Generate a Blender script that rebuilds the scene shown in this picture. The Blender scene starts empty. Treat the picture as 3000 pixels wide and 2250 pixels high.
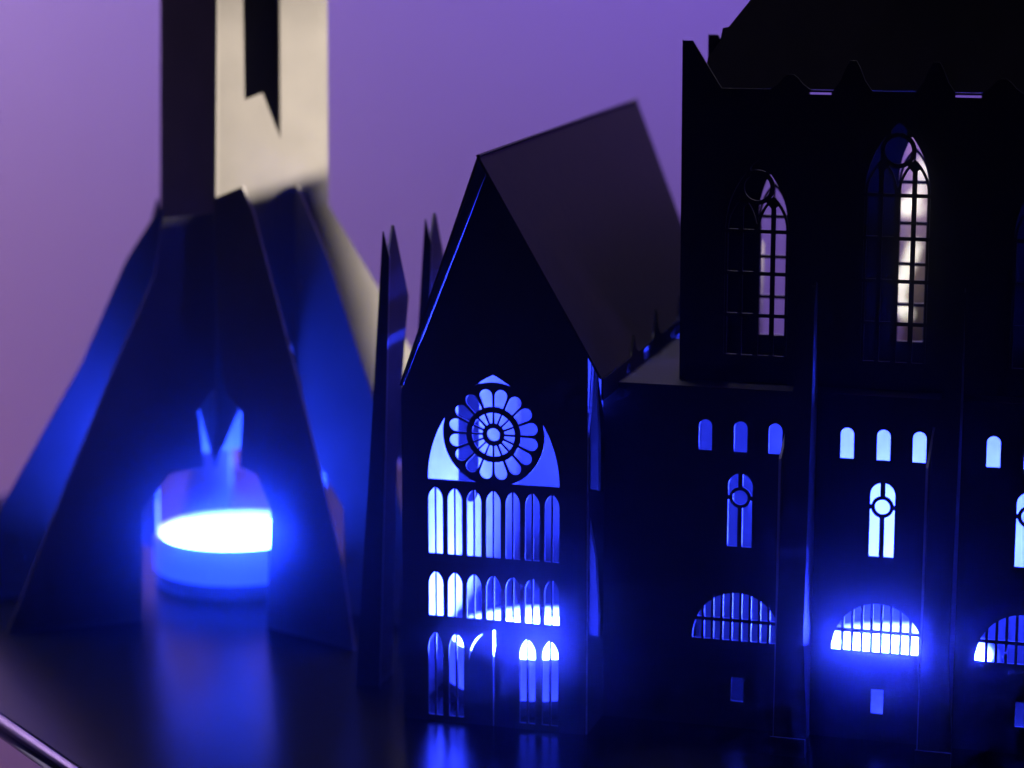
import bpy, bmesh, math, random
from mathutils import Vector, Matrix
from mathutils.geometry import delaunay_2d_cdt

random.seed(7)
MM = 0.001
scene = bpy.context.scene
COL = scene.collection
rad = math.radians

# ------------------------------------------------------------------ camera
cam_data = bpy.data.cameras.new('camera')
cam = bpy.data.objects.new('camera', cam_data)
COL.objects.link(cam)
cam.location = (0, 0, 0.138)
cam.rotation_euler = (rad(90 - 11.0), 0, 0)
cam_data.sensor_width = 36.0
cam_data.lens = 85.0
cam_data.clip_start = 0.01
cam_data.clip_end = 20.0
cam_data.dof.use_dof = True
cam_data.dof.focus_distance = 0.400
cam_data.dof.aperture_fstop = 13.0
scene.camera = cam

# ------------------------------------------------------------------ world and lamps
world = bpy.data.worlds.new('World')
scene.world = world
world.use_nodes = True
bg = world.node_tree.nodes['Background']
bg.inputs['Color'].default_value = (0.35, 0.28, 0.75, 1)
bg.inputs['Strength'].default_value = 0.003


def lamp(name, kind, loc, target, power, color, size=0.1, size_y=None, spot=None, blend=0.3):
    d = bpy.data.lights.new(name, kind)
    d.energy = power
    d.color = color
    if kind == 'AREA':
        d.shape = 'RECTANGLE'
        d.size = size
        d.size_y = size_y or size
    else:
        d.shadow_soft_size = size
    if spot:
        d.spot_size = rad(spot)
        d.spot_blend = blend
    o = bpy.data.objects.new(name, d)
    COL.objects.link(o)
    o.location = loc
    o.rotation_euler = (Vector(target) - Vector(loc)).to_track_quat('-Z', 'Y').to_euler()
    return o


# purple wash on the wall behind, warm lamp raking from the right behind the church
lamp('wall_lamp_lavender', 'AREA', (-0.36, 0.72, 0.30), (-0.26, 0.90, 0.20), 1.15, (0.70, 0.47, 1.0), 0.10)
lamp('wall_lamp_violet', 'AREA', (0.20, 0.66, 0.40), (0.04, 0.90, 0.10), 1.75, (0.29, 0.145, 1.0), 0.20)
lamp('wall_lamp_pink', 'AREA', (-0.38, 0.70, -0.10), (-0.26, 0.90, -0.02), 0.17, (0.95, 0.33, 0.75), 0.10)
lamp('warm_lamp', 'SPOT', (0.315, 0.580, 0.168), (-0.040, 0.480, 0.078), 86.0, (1.0, 0.87, 0.74), 0.006, spot=20, blend=0.8)

lamp('desk_fill', 'AREA', (-0.105, 0.372, 0.020), (-0.105, 0.374, -0.014), 0.008, (0.62, 0.52, 1.0), 0.03).data.spread = rad(80)  # added fill, no real lamp: brightens the table corner
lamp('ceiling_lamp', 'AREA', (-0.02, 0.66, 0.90), (-0.02, 0.47, 0.0), 0.42, (0.86, 0.80, 1.0), 0.20).data.spread = rad(60)

scene.view_settings.view_transform = 'Standard'
scene.view_settings.look = 'None'
scene.view_settings.exposure = 0.0
scene.view_settings.gamma = 1.0
scene.view_settings.use_curve_mapping = False
scene.render.engine = 'CYCLES'
scene.cycles.max_bounces = 8
scene.cycles.diffuse_bounces = 4
scene.cycles.glossy_bounces = 4
scene.cycles.transmission_bounces = 6
scene.cycles.volume_bounces = 0
scene.cycles.sample_clamp_indirect = 6.0
scene.cycles.use_denoising = True


# ------------------------------------------------------------------ materials
def new_mat(name):
    m = bpy.data.materials.new(name)
    m.use_nodes = True
    nt = m.node_tree
    return m, nt, nt.nodes['Principled BSDF'], nt.nodes['Material Output']


def card(name, color, rough=0.7, spread=0.25, fibre=900.0, bump=0.15, spec=0.25):
    """Paper card: faint fibrous mottling and a fine tooth."""
    m, nt, p, out = new_mat(name)
    tc = nt.nodes.new('ShaderNodeTexCoord')
    n1 = nt.nodes.new('ShaderNodeTexNoise')
    n1.inputs['Scale'].default_value = fibre * 0.25
    n1.inputs['Detail'].default_value = 6
    n2 = nt.nodes.new('ShaderNodeTexNoise')
    n2.inputs['Scale'].default_value = fibre * 3
    n2.inputs['Detail'].default_value = 3
    nt.links.new(tc.outputs['Object'], n1.inputs['Vector'])
    nt.links.new(tc.outputs['Object'], n2.inputs['Vector'])
    mix = nt.nodes.new('ShaderNodeMix')
    mix.data_type = 'RGBA'
    lo = tuple(c * (1 - spread) for c in color)
    hi = tuple(min(1, c * (1 + spread)) for c in color)
    mix.inputs[6].default_value = (*lo, 1)
    mix.inputs[7].default_value = (*hi, 1)
    nt.links.new(n1.outputs['Fac'], mix.inputs[0])
    nt.links.new(mix.outputs[2], p.inputs['Base Color'])
    p.inputs['Roughness'].default_value = rough
    p.inputs['Specular IOR Level'].default_value = spec
    b = nt.nodes.new('ShaderNodeBump')
    b.inputs['Strength'].default_value = bump
    b.inputs['Distance'].default_value = 0.0001
    nt.links.new(n2.outputs['Fac'], b.inputs['Height'])
    nt.links.new(b.outputs['Normal'], p.inputs['Normal'])
    return m


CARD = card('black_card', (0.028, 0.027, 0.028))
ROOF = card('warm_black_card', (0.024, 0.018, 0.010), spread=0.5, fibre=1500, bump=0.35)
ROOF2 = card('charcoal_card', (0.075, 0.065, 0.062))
CARD_IN = card('card_inner_face', (0.16, 0.16, 0.16))
CARD_MID = card('card_dim_grey', (0.08, 0.08, 0.08))  # darker copy of the inner card, puts dimness into far faces
CARD_PALE = card('card_lit_pale', (0.45, 0.45, 0.45))  # paler copy of the card, puts brightness into faces near the lights
EDGE = card('lit_card_edge', (0.55, 0.53, 0.50), rough=0.6)  # pale tone stands for light caught on the cut edges
GREY = card('grey_card', (0.145, 0.137, 0.125), spread=0.30, fibre=300)
GREY_EDGE = card('lit_grey_edge', (0.20, 0.19, 0.175))  # paler than the faces to imitate lit edges

# glossy dark tray
TRAY, nt, p, _ = new_mat('dark_lacquered_tray')
tc = nt.nodes.new('ShaderNodeTexCoord')
n = nt.nodes.new('ShaderNodeTexNoise')
n.inputs['Scale'].default_value = 2600
n.inputs['Detail'].default_value = 4
nt.links.new(tc.outputs['Object'], n.inputs['Vector'])
b = nt.nodes.new('ShaderNodeBump')
b.inputs['Strength'].default_value = 0.25
b.inputs['Distance'].default_value = 0.00006
nt.links.new(n.outputs['Fac'], b.inputs['Height'])
nt.links.new(b.outputs['Normal'], p.inputs['Normal'])
p.inputs['Base Color'].default_value = (0.007, 0.008, 0.013, 1)
p.inputs['Roughness'].default_value = 0.25
p.inputs['Specular IOR Level'].default_value = 0.45

METAL, nt, p, _ = new_mat('brushed_steel_rod')
p.inputs['Base Color'].default_value = (0.55, 0.53, 0.55, 1)
p.inputs['Metallic'].default_value = 1.0
tc = nt.nodes.new('ShaderNodeTexCoord')
n = nt.nodes.new('ShaderNodeTexNoise')
n.inputs['Scale'].default_value = 500
nt.links.new(tc.outputs['Object'], n.inputs['Vector'])
mr = nt.nodes.new('ShaderNodeMapRange')
mr.inputs[3].default_value = 0.14
mr.inputs[4].default_value = 0.20
nt.links.new(n.outputs['Fac'], mr.inputs[0])
nt.links.new(mr.outputs[0], p.inputs['Roughness'])

WALL = card('painted_wall', (0.62, 0.60, 0.63), rough=0.9, spread=0.05, fibre=30)
DESK = card('pale_desk', (0.55, 0.52, 0.56), rough=0.35, spread=0.08, fibre=60)

# translucent white plastic cup of the LED tea lights
CUP, nt, p, out = new_mat('translucent_white_plastic')
p.inputs['Base Color'].default_value = (0.72, 0.72, 0.74, 1)
p.inputs['Roughness'].default_value = 0.35
tr = nt.nodes.new('ShaderNodeBsdfTranslucent')
tr.inputs['Color'].default_value = (0.55, 0.57, 0.62, 1)
mx = nt.nodes.new('ShaderNodeMixShader')
mx.inputs[0].default_value = 0.018
nt.links.new(p.outputs[0], mx.inputs[1])
nt.links.new(tr.outputs[0], mx.inputs[2])
nt.links.new(mx.outputs[0], out.inputs['Surface'])


BASE = card('dark_plastic_base', (0.03, 0.03, 0.035), rough=0.4)


PAPER, nt, p, out = new_mat('glow_pane_paper')  # only for the added pane in the transept fin
tr = nt.nodes.new('ShaderNodeBsdfTranslucent')
n = nt.nodes.new('ShaderNodeTexNoise')
n.inputs['Scale'].default_value = 220
n.inputs['Detail'].default_value = 5
mr = nt.nodes.new('ShaderNodeMapRange')
mr.inputs[3].default_value = 0.045
mr.inputs[4].default_value = 0.14
nt.links.new(n.outputs['Fac'], mr.inputs[0])
nt.links.new(mr.outputs[0], tr.inputs['Color'])
nt.links.new(tr.outputs[0], out.inputs['Surface'])


def glow(name, color, strength):
    m = bpy.data.materials.new(name)
    m.use_nodes = True
    nt = m.node_tree
    nt.nodes.clear()
    e = nt.nodes.new('ShaderNodeEmission')
    e.inputs['Color'].default_value = (*color, 1)
    e.inputs['Strength'].default_value = strength
    o = nt.nodes.new('ShaderNodeOutputMaterial')
    nt.links.new(e.outputs[0], o.inputs['Surface'])
    return m


LED = glow('blue_led_diffuser', (0.021, 0.038, 1.0), 720.0)
LED_LOW = glow('blue_led_diffuser_dimmer', (0.012, 0.042, 1.0), 580.0)
STRIP = glow('warm_white_emissive', (1.0, 0.93, 0.80), 2.4)  # gives the white band emission of its own
CURTAIN = card('cream_cloth', (0.72, 0.60, 0.50), rough=0.9, spread=0.1, fibre=60)


# ------------------------------------------------------------------ mesh helpers
def link(name, me, parent=None):
    o = bpy.data.objects.new(name, me)
    COL.objects.link(o)
    if parent is not None:
        o.parent = parent
    return o


def from_bm(name, bm, mats, parent=None, smooth=False):
    me = bpy.data.meshes.new(name)
    bm.to_mesh(me)
    bm.free()
    for m in mats:
        me.materials.append(m)
    if smooth:
        for f in me.polygons:
            f.use_smooth = True
    return link(name, me, parent)


def inside(poly, x, y):
    c = False
    n = len(poly)
    j = n - 1
    for i in range(n):
        xi, yi = poly[i]
        xj, yj = poly[j]
        if (yi > y) != (yj > y) and x < (xj - xi) * (y - yi) / (yj - yi) + xi:
            c = not c
        j = i
    return c


def panel(name, outer, origin, A, B, thick, parent, holes=(), bars=(), mats=None):
    """A flat card cut along `outer` with `holes` cut out; `bars` are tracery members left standing in
    the holes (each a list of polygons read even-odd).  origin + a*A + b*B (mm); thickness grows along -A x B."""
    mats = mats or (CARD, CARD_IN, EDGE)
    A = Vector(A)
    B = Vector(B)
    origin = Vector(origin)
    N = -A.cross(B).normalized()         # for A = along wall, B = up this points to the back of the wall
    verts, edges = [], []

    def add(poly):
        k = len(verts)
        verts.extend(Vector(q) for q in poly)
        edges.extend((k + i, k + (i + 1) % len(poly)) for i in range(len(poly)))
    add(outer)
    for h in holes:
        add(h)
    for bset in bars:
        for q in bset:
            add(q)
    vs, es, fs, *_ = delaunay_2d_cdt(verts, edges, [], 0, 1e-5)

    def solid(x, y):
        if not inside(outer, x, y):
            return False
        if any(inside(h, x, y) for h in holes):
            for bset in bars:
                if sum(inside(q, x, y) for q in bset) % 2:
                    return True
            return False
        return True
    keep = []
    for f in fs:
        cx = sum(vs[i].x for i in f) / len(f)
        cy = sum(vs[i].y for i in f) / len(f)
        if solid(cx, cy):
            keep.append(f)
    bm = bmesh.new()
    used = sorted({i for f in keep for i in f})

    def P(i, t):
        return (origin + A * vs[i].x + B * vs[i].y + N * t) * MM
    fv = {i: bm.verts.new(P(i, 0)) for i in used}
    bv = {i: bm.verts.new(P(i, thick)) for i in used}
    cnt = {}
    for f in keep:
        a = f
        ar = sum(vs[a[i]].x * vs[a[(i + 1) % len(a)]].y - vs[a[(i + 1) % len(a)]].x * vs[a[i]].y for i in range(len(a)))
        if ar < 0:
            a = a[::-1]
        # a is counter-clockwise in (A,B): its normal A x B = -N looks out of the front
        ff = bm.faces.new([fv[i] for i in a])
        ff.material_index = 0
        fb = bm.faces.new([bv[i] for i in a[::-1]])
        fb.material_index = 1
        for i in range(len(a)):
            e = (a[i], a[(i + 1) % len(a)])
            cnt[e] = cnt.get(e, 0) + 1
    for (i, j) in list(cnt):
        if (j, i) not in cnt:
            q = bm.faces.new([fv[i], fv[j], bv[j], bv[i]])
            q.material_index = 2
    if len(mats) == 1:
        for f in bm.faces:
            f.material_index = 0
    return from_bm(name, bm, mats, parent)


def slab(name, pts, z0, z1, mats, parent=None, bevel=0.0):
    """Horizontal slab over a ground polygon (mm)."""
    bm = bmesh.new()
    lo = [bm.verts.new((x * MM, y * MM, z0 * MM)) for x, y in pts]
    hi = [bm.verts.new((x * MM, y * MM, z1 * MM)) for x, y in pts]
    n = len(pts)
    bm.faces.new(lo[::-1])
    bm.faces.new(hi)
    for i in range(n):
        bm.faces.new([lo[i], lo[(i + 1) % n], hi[(i + 1) % n], hi[i]])
    bmesh.ops.recalc_face_normals(bm, faces=bm.faces[:])
    if bevel:
        bmesh.ops.bevel(bm, geom=bm.edges[:], offset=bevel * MM, segments=2, affect='EDGES')
    return from_bm(name, bm, mats, parent)


def tube(name, pts, r, mat, parent=None, seg=20):
    """Round rod along points (mm)."""
    bm = bmesh.new()
    rings = []
    P = [Vector(q) for q in pts]
    for i, q in enumerate(P):
        a = P[max(i - 1, 0)]
        c = P[min(i + 1, len(P) - 1)]
        t = (c - a).normalized()
        s = t.cross(Vector((0, 0, 1)))
        if s.length < 1e-4:
            s = t.cross(Vector((0, 1, 0)))
        s.normalize()
        u = s.cross(t)
        rings.append([bm.verts.new((q + (s * math.cos(k * 2 * math.pi / seg) + u * math.sin(k * 2 * math.pi / seg)) * r) * MM) for k in range(seg)])
    for a, c in zip(rings, rings[1:]):
        for k in range(seg):
            bm.faces.new([a[k], a[(k + 1) % seg], c[(k + 1) % seg], c[k]])
    bm.faces.new(rings[0])
    bm.faces.new(rings[-1])
    bmesh.ops.recalc_face_normals(bm, faces=bm.faces[:])
    return from_bm(name, bm, [mat], parent, smooth=True)


def lathe(name, prof, mats, parent=None, seg=96, mat_of=None):
    """Turned profile [(r, z)] in mm about the local z axis."""
    bm = bmesh.new()
    rings = []
    for r, z in prof:
        if r < 1e-6:
            rings.append([bm.verts.new((0, 0, z * MM))])
        else:
            rings.append([bm.verts.new((r * MM * math.cos(k * 2 * math.pi / seg), r * MM * math.sin(k * 2 * math.pi / seg), z * MM)) for k in range(seg)])
    for a, c in zip(rings, rings[1:]):
        for k in range(seg):
            q = [a[k % len(a)], a[(k + 1) % len(a)], c[(k + 1) % len(c)], c[k % len(c)]]
            q = list(dict.fromkeys(q))
            if len(q) >= 3:
                bm.faces.new(q)
    bmesh.ops.recalc_face_normals(bm, faces=bm.faces[:])
    return from_bm(name, bm, mats, parent, smooth=True)


def thing(name, label, cat, loc=(0, 0, 0), group=None):
    o = bpy.data.objects.new(name, None)
    COL.objects.link(o)
    o.empty_display_size = 0.01
    o.location = Vector(loc) * MM
    o['label'] = label
    o['category'] = cat
    if group:
        o['group'] = group
    return o


def circle(cx, cy, r, n=40, ry=None):
    ry = ry or r
    return [(cx + r * math.cos(2 * math.pi * k / n), cy + ry * math.sin(2 * math.pi * k / n)) for k in range(n)]


def rect(x0, y0, x1, y1):
    return [(x0, y0), (x1, y0), (x1, y1), (x0, y1)]


def round_top(x0, x1, z0, z1, n=14):
    r = (x1 - x0) / 2
    c = (x0 + x1) / 2
    pts = [(x0, z0), (x1, z0)]
    pts += [(c + r * math.cos(math.pi * k / n), z1 - r + r * math.sin(math.pi * k / n)) for k in range(n + 1)]
    return pts


def pointed(x0, x1, z0, zs, zt, n=10):
    """Pointed arch: straight to the springing zs, two circular arcs to the apex zt."""
    h = (x1 - x0) / 2
    c = (x0 + x1) / 2
    H = zt - zs
    R = (h * h + H * H) / (2 * h)
    a1 = math.asin(min(1, H / R)) if R >= h else math.pi / 2
    pts = [(x0, z0), (x1, z0)]
    for k in range(n + 1):
        a = a1 * k / n
        pts.append((x1 - R + R * math.cos(a), zs + R * math.sin(a)))
    for k in range(n - 1, -1, -1):
        a = a1 * k / n
        pts.append((x0 + R - R * math.cos(a), zs + R * math.sin(a)))
    return pts


def lancet_pair(x0, x1, z0, zs, zt, bar):
    """The two panes of a mullioned lancet."""
    full = pointed(x0, x1, z0, zs, zt)
    c = (x0 + x1) / 2
    return full, [rect(c - bar / 2, z0 - 0.5, c + bar / 2, zt + 0.5)]


# ------------------------------------------------------------------ the church's own axes
YAW = rad(16.3)
U = Vector((math.cos(YAW), -math.sin(YAW), 0))
W = Vector((math.sin(YAW), math.cos(YAW), 0))
Z = Vector((0, 0, 1))
O = Vector((41.21, 398.0, 0))


def C(u, d, z=0.0):
    return O + U * u + W * d + Z * z


T = 0.40      # card thickness, mm

# ------------------------------------------------------------------ setting: wall, desk
bm = bmesh.new()
v = [bm.verts.new(q) for q in ((-0.9, 0.90, -0.5), (0.9, 0.90, -0.5), (0.9, 0.90, 0.7), (-0.9, 0.90, 0.7),
                                (-0.9, 0.92, -0.5), (0.9, 0.92, -0.5), (0.9, 0.92, 0.7), (-0.9, 0.92, 0.7))]
for q in ((0, 1, 2, 3), (5, 4, 7, 6), (0, 4, 5, 1), (3, 2, 6, 7), (0, 3, 7, 4), (1, 5, 6, 2)):
    bm.faces.new([v[i] for i in q])
wall = from_bm('wall', bm, [WALL])
wall['kind'] = 'structure'
wall['label'] = 'plain wall washed in purple light behind the paper models'

desk = slab('table_top', [(-190, 230), (40, 230), (40, 410), (-190, 410)], -32, -14, [DESK], bevel=1.0)
desk['kind'] = 'structure'
desk['label'] = 'pale table top below the edge of the dark tray'

# ------------------------------------------------------------------ tray with a steel rod along its edge
tray = thing('tray', 'dark glossy tray with a steel rod edge carrying the models', 'tray', (0, 420, -3))
e = [(-158, 504), (-4.5, 280), (230, 279), (230, 600), (-88, 600)]
tb = slab('tray_plate', [(x, y - 420) for x, y in e], 0.6, 3.0, [TRAY], tray)
rodpts = []
edge = [(-90.5, 601), (-160.6, 504.5), (-6.4, 278.2), (231, 278.2)]
for (a, c) in zip(edge, edge[1:]):
    rodpts.append((a[0], a[1] - 420, 3.6))
rodpts.append((edge[-1][0], edge[-1][1] - 420, 3.4))
tube('edge_rod', rodpts, 1.9, METAL, tray)

# ------------------------------------------------------------------ LED tea lights
LIGHTS = 'blue tea lights under the paper models'


def make_tealight(loc, led, label):
    t = thing('tealight', label, 'tea light', loc, LIGHTS)
    R, Hh = 17.6, 10.5
    lathe('base', [(0, 0), (R - 0.5, 0), (R - 0.2, 0.3), (R - 0.2, 3.0), (0, 3.0)], [BASE], t)
    prof = [(0, 3.02), (R - 0.15, 3.02), (R, 3.2), (R, Hh - 0.5), (R - 0.25, Hh - 0.1), (R - 0.7, Hh),
            (R - 1.3, Hh - 0.15), (R - 1.7, Hh - 0.7), (R - 2.2, Hh - 2.4), (R - 2.5, Hh - 2.6)]
    lathe('cup', prof, [CUP], t)
    r = R - 2.4
    lathe('glowing_disc', [(0, Hh - 0.9), (r * 0.6, Hh - 1.0), (r * 0.92, Hh - 1.5), (r, Hh - 2.3), (r, Hh - 3.2), (0, Hh - 3.2)], [led], t)
    return t


def copy_tree(o, parent=None):
    c = o.copy()
    COL.objects.link(c)
    c.parent = parent
    for ch in list(o.children):
        copy_tree(ch, c)
    return c


tl = make_tealight((-57.9, 495.1, 0), LED_LOW, 'blue tea light glowing in the open under the grey tower')
t2 = make_tealight((0, 0, 0), LED, '')
t2.location = Vector(C(-41.2, 12.1)) * MM
t2['label'] = 'blue tea light behind the rose window front of the church'
t3 = copy_tree(t2)
t3.location = Vector(C(22.7, 19.9)) * MM
t3['label'] = 'blue tea light glowing behind the half round barred aisle window'

# ------------------------------------------------------------------ paper church
church = thing('paper_church', 'black laser cut paper church with rose window and lit windows', 'paper model', C(0, 0))
CO = Vector(church.location) / MM


def cpanel(name, outer, u, d, z, A, B, holes=(), bars=(), thick=T, parent=church, mats=None):
    return panel(name, outer, C(u, d, z) - CO, A, B, thick, parent, holes, bars, mats)


# --- transept front with the rose
holes, bars = [], []
RU, RZ = -43.0, 51.6


def pol(r, a):
    return (RU + r * math.cos(a), RZ + r * math.sin(a))


arch = pointed(-54.7, -31.4, 43.2, 43.2, 61.9, 24)
holes.append(arch)
bars.append([circle(RU, RZ, 8.95, 96)])          # the rose's disc stands in the arch
disc_cuts = []
rose_holes = [circle(RU, RZ, 1.12, 28)]
N16 = 16
for k in range(N16):
    a = 2 * math.pi * (k + 0.5) / N16 + rad(90)
    da = math.pi / N16
    g1 = 0.16
    # inner pane
    r0, r1 = 1.95, 3.78
    pane = []
    for s in range(7):
        aa = a - da + g1 / r1 + (2 * da - 2 * g1 / r1) * s / 6
        pane.append(pol(r1, aa))
    for s in range(5):
        aa = a + da - g1 / r0 - (2 * da - 2 * g1 / r0) * s / 4
        pane.append(pol(r0, aa))
    rose_holes.append(pane)
    # petal
    r0, r1 = 4.72, 6.75
    w0 = r0 * math.sin(da) - 0.17
    w1 = r1 * math.sin(da) - 0.22
    ca, sa = math.cos(a), math.sin(a)
    pet = [(r0, -w0), (r1, -w1)]
    for s in range(1, 12):
        b_ = -math.pi / 2 + math.pi * s / 12
        pet.append((r1 + w1 * 1.05 * math.cos(b_), w1 * math.sin(b_)))
    pet += [(r1, w1), (r0, w0), (r0 + 0.09, 0)]
    rose_holes.append([(RU + x * ca - y * sa, RZ + x * sa + y * ca) for x, y in pet])
# the disc is a bar set: ring circle minus panes read even-odd (panes do not overlap)
bars[0] = [circle(RU, RZ, 8.95, 96)] + rose_holes
# panes lying below the arch's foot need their own holes too
for q in rose_holes:
    holes.append(q)
for i in range(7):
    x0 = -54.65 + 3.45 * i
    h, b_ = lancet_pair(x0, x0 + 2.55, 30.1, 39.6, 41.9, 0.30)
    holes.append(h)
    bars.append(b_)
    h, b_ = lancet_pair(x0, x0 + 2.55, 19.0, 24.7, 27.0, 0.30)
    holes.append(h)
    bars.append(b_)
for x0, x1 in ((-54.8, -52.2), (-51.1, -48.4), (-38.35, -35.55), (-34.35, -31.5)):
    h, b_ = lancet_pair(x0, x1, 1.1, 13.2, 16.2, 0.34)
    holes.append(h)
    bars.append(b_)
# door: closed leaves, a slit between them and a slit along the arch
holes.append([(-43.10, 0.0), (-42.98, 0.0), (-42.92, 13.2), (-42.72, 14.2), (-42.72, 17.2), (-43.2, 17.2), (-43.2, 14.2), (-43.14, 13.2)])
arc_o = [(-47.45 + 4.3 * (1 - math.cos(s)), 11.6 + 5.3 * math.sin(s)) for s in [k * 0.085 for k in range(14)]]
arc_i = [(x + 0.16 * math.sin(0.25 + k * 0.2), z - 0.10 * math.sin(0.25 + k * 0.2)) for k, (x, z) in enumerate(arc_o)]
holes.append(arc_o + arc_i[::-1])
gable = [(-59.4, 0), (-26.6, 0), (-26.6, 66.6), (-43.0, 98.6), (-43.6, 97.2), (-46.6, 89.6), (-47.36, 87.6), (-55.2, 68.2), (-56.6, 65.2), (-59.2, 58.8), (-59.4, 57.6)]
cpanel('rose_window_front', gable, 0, -11, 0, U, Z, holes, bars)

# --- transept side walls
side_holes, side_bars = [], []
for d0 in (19.5,):
    h, b_ = lancet_pair(d0, d0 + 2.6, 21, 34, 37, 0.4)
    side_holes.append(h)
    side_bars.append(b_)
cpanel('side_wall', rect(-10.6, 0, 59.6, 58), -59.0, 0, 0, W, Z, side_holes, side_bars, mats=(CARD_PALE, CARD, EDGE))
fin = cpanel('buttress_fin', [(-10.6, 0), (-0.03, 0), (-0.03, 53), (-4.0, 60), (-5.8, 66.4), (-6.9, 66.4), (-9.0, 56), (-10.6, 52)], -26.4, 0, 0, W, Z,
             [[(-9.4, 43), (-2.6, 41), (-2.6, 51), (-4.6, 58), (-5.9, 65.2), (-6.7, 65.2), (-8.6, 56.5), (-9.4, 53)],
              [(-9.4, 17.5), (-2.2, 15.0), (-2.0, 19), (-4.5, 30), (-9.4, 38)]], mats=(CARD, CARD_IN, EDGE))
cpanel('glow_pane', [(-10.4, 2), (-0.1, 2), (-0.1, 53), (-4.4, 60), (-5.9, 65.9), (-6.8, 65.9), (-8.9, 56), (-10.4, 52)], -26.9, 0, 0, W, Z, mats=(PAPER,), thick=0.1).parent = fin  # added pane, imitates blue light on the fin's side
# eave wall with little notches above the flat roof
notch = [[(5.5, 60.2), (8.6, 60.0), (7.6, 61.8), (6.2, 61.7)], [(18.4, 60.1), (22.4, 60.0), (23.6, 62.3), (18.6, 62.1)],
         [(41.0, 60.6), (43.2, 60.0), (45.2, 62.2), (43.6, 62.2)], [(55.6, 60.2), (60.4, 60.2), (61.0, 62.6), (56.0, 62.6)]]
cpanel('eave_wall', [(-11.0, 58.6), (0.0, 58.6), (0.3, 59.9), (88, 59.9), (88, 63.0), (74, 63.0), (72, 64.5), (70.4, 67.4), (69, 64), (68, 63), (52, 62.9), (50.2, 64.0), (48.6, 67.2), (47.4, 63.4), (46.5, 62.9), (32, 62.8), (29.6, 64.2), (28.2, 67.8), (26.7, 63.8), (25.5, 62.8), (14, 62.6), (12.3, 63.6), (11.0, 66.0), (9.6, 63.2), (8.8, 62.5), (0.6, 62.3), (-11.0, 62.2)],
       -23.9, 0, 0, W, Z, notch, mats=(CARD, CARD, CARD))
cpanel('end_wall', rect(-59, 0, -15, 58), 0, 60, 0, U, Z, mats=(CARD_MID, CARD, EDGE))
cpanel('light_partition', rect(22, 0, 44.8, 59), 3.0, 0, 0, W, Z, mats=(CARD_PALE, CARD_MID, EDGE))  # added partition, dims the first bay's windows


cpanel('inner_flap', [(-53.2, 39.0), (-52.4, 37.2), (-51.2, 36.4), (-50.2, 36.6), (-49.6, 38.0), (-49.2, 58), (-53.2, 58)], 0, 1.5, 0, U, Z, mats=(CARD_MID, CARD_MID, EDGE))

# --- added unseen wall: shades the transept roof, shapes the tower's shadow
cd = (C(-21.2, 108) - C(-18.4, 26.5)).normalized()
cpanel('lamp_blocker', [(0, 0), (94, 0), (94, 68), (83.4, 71.0), (83.1, 73.0), (81.0, 95.0), (79.6, 107.6), (75, 106.6), (68, 107.5), (60, 108.5), (30, 108.5), (0, 108)], -18.4, 26.5, 0, cd, Z, mats=(CARD, CARD, CARD))


# --- transept roof: one folded sheet
def roof_sheet(name, ring_l, ring_r, parent, thick=0.4):
    """Two slopes meeting at a ridge; each ring lists (u,d,z) ridge front, ridge back, eave back, eave front."""
    bm = bmesh.new()
    for ring, flip in ((ring_l, False), (ring_r, True)):
        P = [C(*q) - CO for q in ring]
        nrm = (P[1] - P[0]).cross(P[2] - P[1]).normalized()
        if nrm.z < 0:
            nrm = -nrm
        top = [bm.verts.new(q * MM) for q in P]
        bot = [bm.verts.new((q - nrm * thick) * MM) for q in P]
        f = bm.faces.new(top)
        f.material_index = 0
        f2 = bm.faces.new(bot[::-1])
        f2.material_index = 1
        n_ = len(P)
        for i in range(n_):
            g = bm.faces.new([top[i], bot[i], bot[(i + 1) % n_], top[(i + 1) % n_]])
            g.material_index = 2
    bmesh.ops.recalc_face_normals(bm, faces=bm.faces[:])
    return from_bm(name, bm, (ROOF, CARD_IN, ROOF), parent)


roof_sheet('gable_roof',
           [(-43, -19.5, 99.8), (-43, 91, 100.9), (-59.5, 84, 59.6), (-59.5, -11.6, 59.4)],
           [(-43, -19.5, 99.8), (-43, 91, 100.9), (-29.6, 80, 74.0), (-24.0, 72, 63.2), (-24.0, -11.6, 62.4)], church)

# --- aisle front with its three bays
holes, bars = [], []
BAY = 24.05
for bay in range(-0, 3):
    o_ = BAY * bay
    for c0 in (-8.78, -2.72, 3.2):
        holes.append(round_top(o_ + c0 - 1.12, o_ + c0 + 1.12, 48.8, 54.05))
    x0, x1 = o_ - 4.7, o_ - 0.55
    c = (x0 + x1) / 2
    holes.append(round_top(x0, x1, 32.25, 45.0, 18))
    bars.append([rect(c - 0.40, 31.5, c + 0.40, 39.4)])
    bars.append([rect(c - 0.40, 42.3, c + 0.40, 46.0)])
    bars.append([circle(c, 40.85, 1.86, 40), circle(c, 40.85, 1.27, 40)])
    bars.append([rect(x0 - 0.5, 40.45, c - 1.75, 41.2)])
    bars.append([rect(c + 1.75, 40.45, x1 + 0.5, 41.2)])
    # half round window with bars
    a0, a1, zb = o_ - 10.55, o_ + 5.0, 15.6
    ac, ar, az = (a0 + a1) / 2, (a1 - a0) / 2, 8.3
    holes.append([(a0, zb), (a1, zb)] + [(ac + ar * math.cos(math.pi * k / 40), zb + 0.2 + az * math.sin(math.pi * k / 40)) for k in range(41)])
    bars.append([rect(a0 - 1, 18.85, a1 + 1, 19.45)])
    for k in range(9):
        xb = o_ - 8.98 + 1.63 * k
        bars.append([rect(xb, zb - 0.6, xb + 0.48, 25)])
    holes.append(rect(o_ - 3.6, 4.75, o_ - 1.5, 9.1))
cpanel('aisle_wall', rect(-26.75, 0, 66, 59.3), 0, 0, 0, U, Z, holes, bars)
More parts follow.
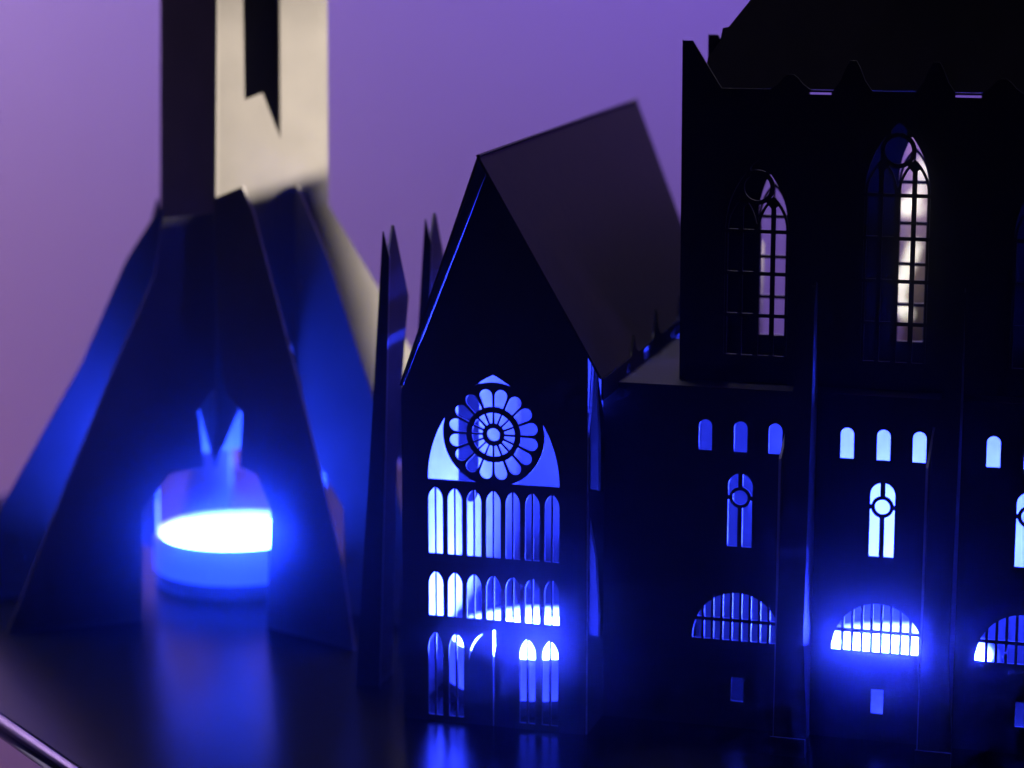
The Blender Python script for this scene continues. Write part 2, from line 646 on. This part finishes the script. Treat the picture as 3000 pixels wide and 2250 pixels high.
cpanel('aisle_back_wall', rect(-26.2, 0, 66, 59.3), 0, 45, 0, U, Z, mats=(CARD_PALE, CARD, EDGE))
cpanel('end_wall', rect(0.5, 0, 44.8, 59.2), 66, 0, 0, W, Z, mats=(CARD_IN, CARD, EDGE))


def flat(name, u0, u1, d0, d1, z0, z1, mats=(CARD,)):
    q = [C(u0, d0), C(u1, d0), C(u1, d1), C(u0, d1)]
    return slab(name, [((p_ - CO).x, (p_ - CO).y) for p_ in q], z0, z1, list(mats), church)


flat('aisle_roof', -26.2, 66, -0.6, 17.0, 59.35, 59.8)
flat('aisle_roof', -26.2, 13.0, 17.0, 45.6, 59.35, 59.8)
flat('aisle_roof', 13.0, 66, 19.5, 45.6, 59.35, 59.8)

# --- clerestory walls, the same cut front and back
def clerestory(d, du, back):
    holes, bars = [], []
    for u0, zt in ((-6.95, 97.2), (16.35, 104.0), (40.9, 97.2), (-31.0 + 2, 104)):
        if u0 < -15:
            continue
        u0 += du + (1.1 if back and u0 > 0 else 0)
        u1 = u0 + 10.8
        zs = zt - 11.4
        c = (u0 + u1) / 2
        holes.append(pointed(u0, u1, 64.6, zs, zt + 0.5, 18))
        m = 0.5 if back else 1.0
        bars.append([rect(c - 0.48 * m, 64, c + 0.48 * m, zs + 1.2)])
        for q in (c - 2.75, c + 2.75):
            bars.append([rect(q - 0.40 * m, 64, q + 0.40 * m, zs + 5.6)])
        z = zs - 0.1
        k = 0
        while z > 66:
            bars.append([rect(u0 - 0.5, z - 0.31, u1 + 0.5, z + 0.31)])
            z -= 7.15
        # two small lancets
        for a0, a1 in ((u0 + 0.05, c), (c, u1 - 0.05)):
            bars.append([pointed(a0, a1, 64.4, zs, zs + 5.9, 12), pointed(a0 + 0.42, a1 - 0.42, 64.3, zs, zs + 5.25, 12)])
        if back:
            continue
        rz = zt - 4.1
        bars.append([circle(c - 0.1, rz, 2.95, 40), circle(c - 0.1, rz, 2.2, 40)])
        bars.append([[(c - 2.1, rz + 2.2), (c - 1.2, rz + 2.4), (c - 1.5, zt + 1), (c - 2.4, zt + 1)]])
        bars.append([[(c + 2.1, rz + 2.2), (c + 1.2, rz + 2.4), (c + 1.5, zt + 1), (c + 2.4, zt + 1)]])
        bars.append([[(c - 3.6, rz - 3.0), (c - 2.0, rz - 1.6), (c - 1.4, rz - 2.4), (c - 2.6, rz - 3.8)]])
        bars.append([[(c + 3.6, rz - 3.0), (c + 2.0, rz - 1.6), (c + 1.4, rz - 2.4), (c + 2.6, rz - 3.8)]])
    for s0, s1 in ((6.6, 10.4), (30.6, 34.8)):
        if back:
            holes.append(rect(s0 + du - 5, 106.6, s1 + du, 108.9))
        else:
            holes.append(rect(s0, 108.75, s1, 109.15))
    top = [(66, 59.8), (66, 109.5)]

    def tab(c, zt, w):
        return [(c + w, 109.5), (c + w * 0.62, 109.5 + (zt - 109.5) * 0.35), (c + w * 0.38, 109.5 + (zt - 109.5) * 0.75), (c + w * 0.16, zt),
                (c - w * 0.16, zt), (c - w * 0.38, 109.5 + (zt - 109.5) * 0.75), (c - w * 0.62, 109.5 + (zt - 109.5) * 0.35), (c - w, 109.5)]
    for c_, zt, w_ in ((61.5, 114.2, 3.2), (51.5, 111.9, 3.4), (38.2, 111.9, 3.4), (27.4, 114.4, 3.2), (13.9, 114.4, 3.2), (3.6, 112.0, 3.4)):
        top += tab(c_, zt, w_)
    top += [(-8.0, 109.5), (-10.9, 114.0), (-13.0, 117.3), (-14.7, 117.3), (-14.7, 117.45), (-14.75, 117.45), (-14.55, 59.8)]
    return top, holes, bars


o_, h_, b_ = clerestory(5, 0, False)
cpanel('clerestory_wall', o_, 0, 5, 0, U, Z, h_, b_, mats=(CARD, CARD, CARD_IN))
o_, h_, b_ = clerestory(26, 1.8, True)
cpanel('clerestory_back_wall', o_, 0, 26, 0, U, Z, h_, b_, mats=(CARD, CARD, EDGE))
cpanel('end_wall', rect(5.5, 59.9, 25.9, 109), -14.0, 0, 0, W, Z, mats=(CARD, CARD, EDGE))
cpanel('end_wall', rect(5.5, 59.9, 25.9, 109), 66, 0, 0, W, Z, mats=(CARD, CARD, EDGE))

# --- nave roof with its stepped hip end
SL = 0.28
hip = [(-11.2, 109.6), (-10.8, 114.3), (-8.9, 117.2), (-8.6, 119.3), (-7.6, 119.5), (-4.2, 124.0), (14.6, 150.0), (68, 150.0), (68, 109.6)]
zo = 109.6
A_ = U
B_ = (Z + W * SL)
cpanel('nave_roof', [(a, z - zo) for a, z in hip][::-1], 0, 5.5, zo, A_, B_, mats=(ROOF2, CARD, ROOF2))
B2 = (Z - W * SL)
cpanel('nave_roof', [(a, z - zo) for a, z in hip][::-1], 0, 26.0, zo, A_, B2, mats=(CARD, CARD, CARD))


# --- buttresses of the aisle
def aisle_buttress(o_):
    b0 = cpanel('buttress', [(5.5, 0), (11.3, 0), (10.5, 12), (10.1, 20), (10.5, 55), (10.7, 79), (10.1, 79), (9.4, 72), (6.3, 55), (5.6, 20)],
                o_, -9, 0, U, Z, mats=(CARD, CARD_IN, CARD))
    cpanel('buttress_side', [(-8.55, 0), (-0.2, 0), (-0.2, 60), (-3.0, 78.6), (-4.0, 79.0), (-8.55, 60)], o_ + 10.1, 0, 0, W, Z, mats=(CARD_PALE, CARD, CARD), parent=church).parent = b0  # outer face made paler than the front to stand for light on it
    cpanel('buttress_side', [(-8.55, 0), (-0.2, 0), (-0.2, 55), (-8.55, 50)], o_ + 5.7, 0, 0, W, Z, mats=(CARD_IN, CARD, EDGE), parent=church).parent = b0
    cpanel('foot', rect(5.4, 0, 11.3, 3.2), o_, -12, 0, U, Z, parent=church).parent = b0
    return b0


aisle_buttress(0)
aisle_buttress(BAY)


# --- twin pointed buttresses standing left of the transept
def choir_buttress(du, d):
    f = cpanel('pinnacle_buttress', [(-73.8, 0), (-69.2, 0), (-67.6, 45), (-66.5, 79), (-67.6, 83.4), (-67.75, 83.4), (-68.4, 74), (-70.4, 45)],
               du, d, 0, U, Z)
    lean = Z + U * (2.7 / 79)
    cpanel('pinnacle_side', [(0.4, 0), (8, 0), (8, 44), (10.6, 62), (12.2, 70), (3.2, 84.2), (2.7, 84.2), (0.4, 79)], -69.55 + du, d, 0, W, lean,
           mats=(CARD_IN, CARD, EDGE)).parent = f
    return f


choir_buttress(0, 4)
choir_buttress(1.5, 23)
cpanel('choir_wall', rect(-72, 0, -59.8, 40), 0, 34, 0, U, Z, mats=(CARD, CARD_IN, EDGE))

# ------------------------------------------------------------------ grey paper tower
K = Vector((-59.9, 468.0, 0))
tower = thing('paper_tower', 'grey paper tower on splayed fin legs with a narrow cut in its shaft', 'paper model', K)
R1 = Vector((0.848, 0.53, 0))          # along the right face
R2 = Vector((-0.53, 0.848, 0))         # along the left face, away from the camera
S = 26.3
TT = 0.55
GM = (GREY, GREY, GREY_EDGE)


LEAN = Vector((0.028, 0, 0))          # the shaft tapers and leans a touch to the right as it rises


def tpanel(name, outer, base, A, holes=(), k=0.0, lean=None, upright=False, thick=TT, mats=GM):
    def adj(poly):
        return [(t + k * z, z) if abs(t) > 2.5 else (t, z) for t, z in poly]
    return panel(name, adj(outer), Vector(base), A, Z if upright else Z + LEAN + (lean or Vector()), thick, tower, [adj(h) for h in holes], (), mats)


TOPZ = 178
zero = Vector((0, 0, 0))
KR = -0.020
slot = [(7.9, 170), (8.1, 102.6), (12.0, 103.8), (15.8, 94.6), (16.0, 170)]
tpanel('shaft_wall', [(0, 30.2), (6.0, 41), (6.0, 43), (9, 53), (18, 53), (18, 30), (21.5, 30), (26.3, 24), (26.3, TOPZ), (0, TOPZ)], zero, R1, [slot], k=KR)
tpanel('shaft_wall', [(-26.3, 24), (-21, 30), (-7.6, 41), (0, 30.2), (0, TOPZ), (-26.3, TOPZ)], zero, -R2)
tpanel('shaft_wall', [(0.6, 24), (7, 27), (20, 27), (25.6, 24), (25.6, TOPZ), (0.6, TOPZ)], R2 * S, R1, k=KR)
tpanel('shaft_wall', [(0.6, 22), (6, 28), (20, 28), (25.6, 22), (25.6, TOPZ), (0.6, TOPZ)], R1 * S, R2, lean=R1 * KR)
# fin legs: each springs from a corner fold and has a chamfered arch cut at its foot
nR = -R2
nL = -R1
tpanel('slot_blackout', [(1, 86), (19, 86), (19, TOPZ - 1), (1, TOPZ - 1)], R2 * 4.2, R1, k=KR, mats=(CARD, CARD, CARD))  # black sheet added so the slot stays dark
sf = [R1 * 0.7 + R2 * 0.7, R1 * 22.8 + R2 * 0.7, R1 * 22.8 + R2 * 25.6, R1 * 0.7 + R2 * 25.6]
slab('shaft_light_stop', [(q.x + 2.4, q.y) for q in sf], 84, 84.6, [CARD], tower)  # added plate, keeps the upper shaft's inside unlit
F1 = Vector((0.77, -0.638, 0))
F2 = Vector((-0.946, -0.323, 0))
tpanel('fin_leg', [(2.9, 84), (10.8, 86.8), (13.5, 82.2), (25.4, 48.5), (35.6, 16.7), (38.6, 0), (15.0, 0), (16.8, 24), (13.2, 30.7), (8.3, 31.5), (9.5, 42.4), (4.8, 45.9), (3.2, 56), (2.7, 69.4)], zero, F1, upright=True)
slots = [rect(2.2, 44.2, 2.8, 47.4), rect(2.4, 64.2, 2.9, 66.8), [(1.7, 40.0), (2.5, 40.0), (2.2, 43.0), (1.8, 43.0)]]
tpanel('fin_leg', [(1.6, 85.3), (2.2, 85.3), (10.4, 71.4), (21.4, 46.8), (27.1, 29.8), (35, 6), (37, 0), (13.8, 0), (13.6, 21.5), (7.6, 28.8), (1.2, 29), (1.5, 60)], R1 * 18.5, F1, slots, upright=True)
tpanel('fin_leg', [(-2.2, 81), (8.2, 80.2), (9.9, 69.6), (18.7, 51.2), (28.1, 30.2), (41.1, 0), (14.6, 0), (13.8, 22.7), (8.2, 29.6), (1.3, 30.4), (2.2, 42), (-1.2, 46)], zero, F2, upright=True)
tpanel('fin_leg', [(-2.8, 80.5), (5.1, 68.9), (14.8, 48.2), (32.5, 18.8), (41, 0), (14.6, 0), (13.8, 22.7), (8.2, 29.6), (-0.6, 30)], R2 * S, F2, upright=True)
tpanel('fin_leg', [(0, 81), (11.3, 63.4), (18, 51.4), (28, 36), (42, 10), (46, 0), (20, 0), (19.5, 24), (12, 30), (0, 30)], R1 * S, R1, lean=R1 * KR)
tpanel('fin_leg', [(0.6, 81), (11.3, 63.4), (18, 51.4), (28, 36), (42, 10), (46, 0), (20, 0), (19.5, 24), (12, 30), (0.6, 30)], R1 * S + R2 * S, R2, lean=R1 * KR)
tpanel('fin_leg', [(0.6, 81), (11.3, 63.4), (18, 51.4), (28, 36), (42, 10), (46, 0), (28, 0), (26, 7), (0.6, 7)], R2 * S, R2)

# ------------------------------------------------------------------ what shows through the second tall window
cur = thing('hanging_cloth', 'cream hanging cloth seen through the second tall church window', 'cloth', (122, 704, 20))
bm = bmesh.new()
prev = None
n = 60
rows = []
for k in range(n + 1):
    x = -8 + 22 * k / n
    y = 0.9 * math.sin(k * 0.9) + 0.6 * math.sin(k * 0.37 + 1)
    rows.append((bm.verts.new((x * MM, y * MM, -20 * MM)), bm.verts.new(((x + 1.5 * math.sin(k * .2)) * MM, y * 1.3 * MM, 62 * MM)),
                 bm.verts.new((x * MM, (y + 0.8) * MM, -20 * MM)), bm.verts.new(((x + 1.5 * math.sin(k * .2)) * MM, (y * 1.3 + 0.8) * MM, 62 * MM))))
for a, c in zip(rows, rows[1:]):
    bm.faces.new([a[0], c[0], c[1], a[1]])
    bm.faces.new([c[2], a[2], a[3], c[3]])
    bm.faces.new([a[1], c[1], c[3], a[3]])
    bm.faces.new([c[0], a[0], a[2], c[2]])
bmesh.ops.recalc_face_normals(bm, faces=bm.faces[:])
from_bm('cloth_sheet', bm, [CURTAIN], cur, smooth=True)
st = thing('white_band', 'curled warm white band in front of the cream cloth', 'light', (112, 692, 25))
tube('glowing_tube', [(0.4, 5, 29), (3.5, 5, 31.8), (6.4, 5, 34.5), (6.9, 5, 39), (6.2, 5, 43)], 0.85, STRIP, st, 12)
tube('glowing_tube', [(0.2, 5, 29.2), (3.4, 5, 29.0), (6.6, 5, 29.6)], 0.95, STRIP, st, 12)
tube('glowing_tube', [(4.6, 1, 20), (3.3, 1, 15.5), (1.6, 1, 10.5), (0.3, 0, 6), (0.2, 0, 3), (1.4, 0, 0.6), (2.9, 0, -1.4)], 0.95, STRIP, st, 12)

# ------------------------------------------------------------------ thin volume added to imitate lens bloom round the lights
HAZE = bpy.data.materials.new('bloom_volume')
HAZE.use_nodes = True
nt = HAZE.node_tree
nt.nodes.clear()
vol = nt.nodes.new('ShaderNodeVolumePrincipled')
vol.inputs['Color'].default_value = (0.9, 0.9, 0.95, 1)
vol.inputs['Density'].default_value = 0.14  # added scattering, spreads a bloom round the blue lights
vol.inputs['Anisotropy'].default_value = 0.988
o_ = nt.nodes.new('ShaderNodeOutputMaterial')
nt.links.new(vol.outputs[0], o_.inputs['Volume'])
bm = bmesh.new()
v = [bm.verts.new(q) for q in ((-0.62, -0.10, -1.05), (0.62, -0.10, -1.05), (0.62, 0.885, -1.05), (-0.62, 0.885, -1.05),
                                (-0.62, -0.10, 0.46), (0.62, -0.10, 0.46), (0.62, 0.885, 0.46), (-0.62, 0.885, 0.46))]
for q in ((3, 2, 1, 0), (4, 5, 6, 7), (0, 1, 5, 4), (1, 2, 6, 5), (2, 3, 7, 6), (3, 0, 4, 7)):
    bm.faces.new([v[i] for i in q])
hz = from_bm('bloom_haze', bm, [HAZE])
hz['kind'] = 'stuff'
hz['label'] = 'thin volume added around the paper models to imitate lens bloom'
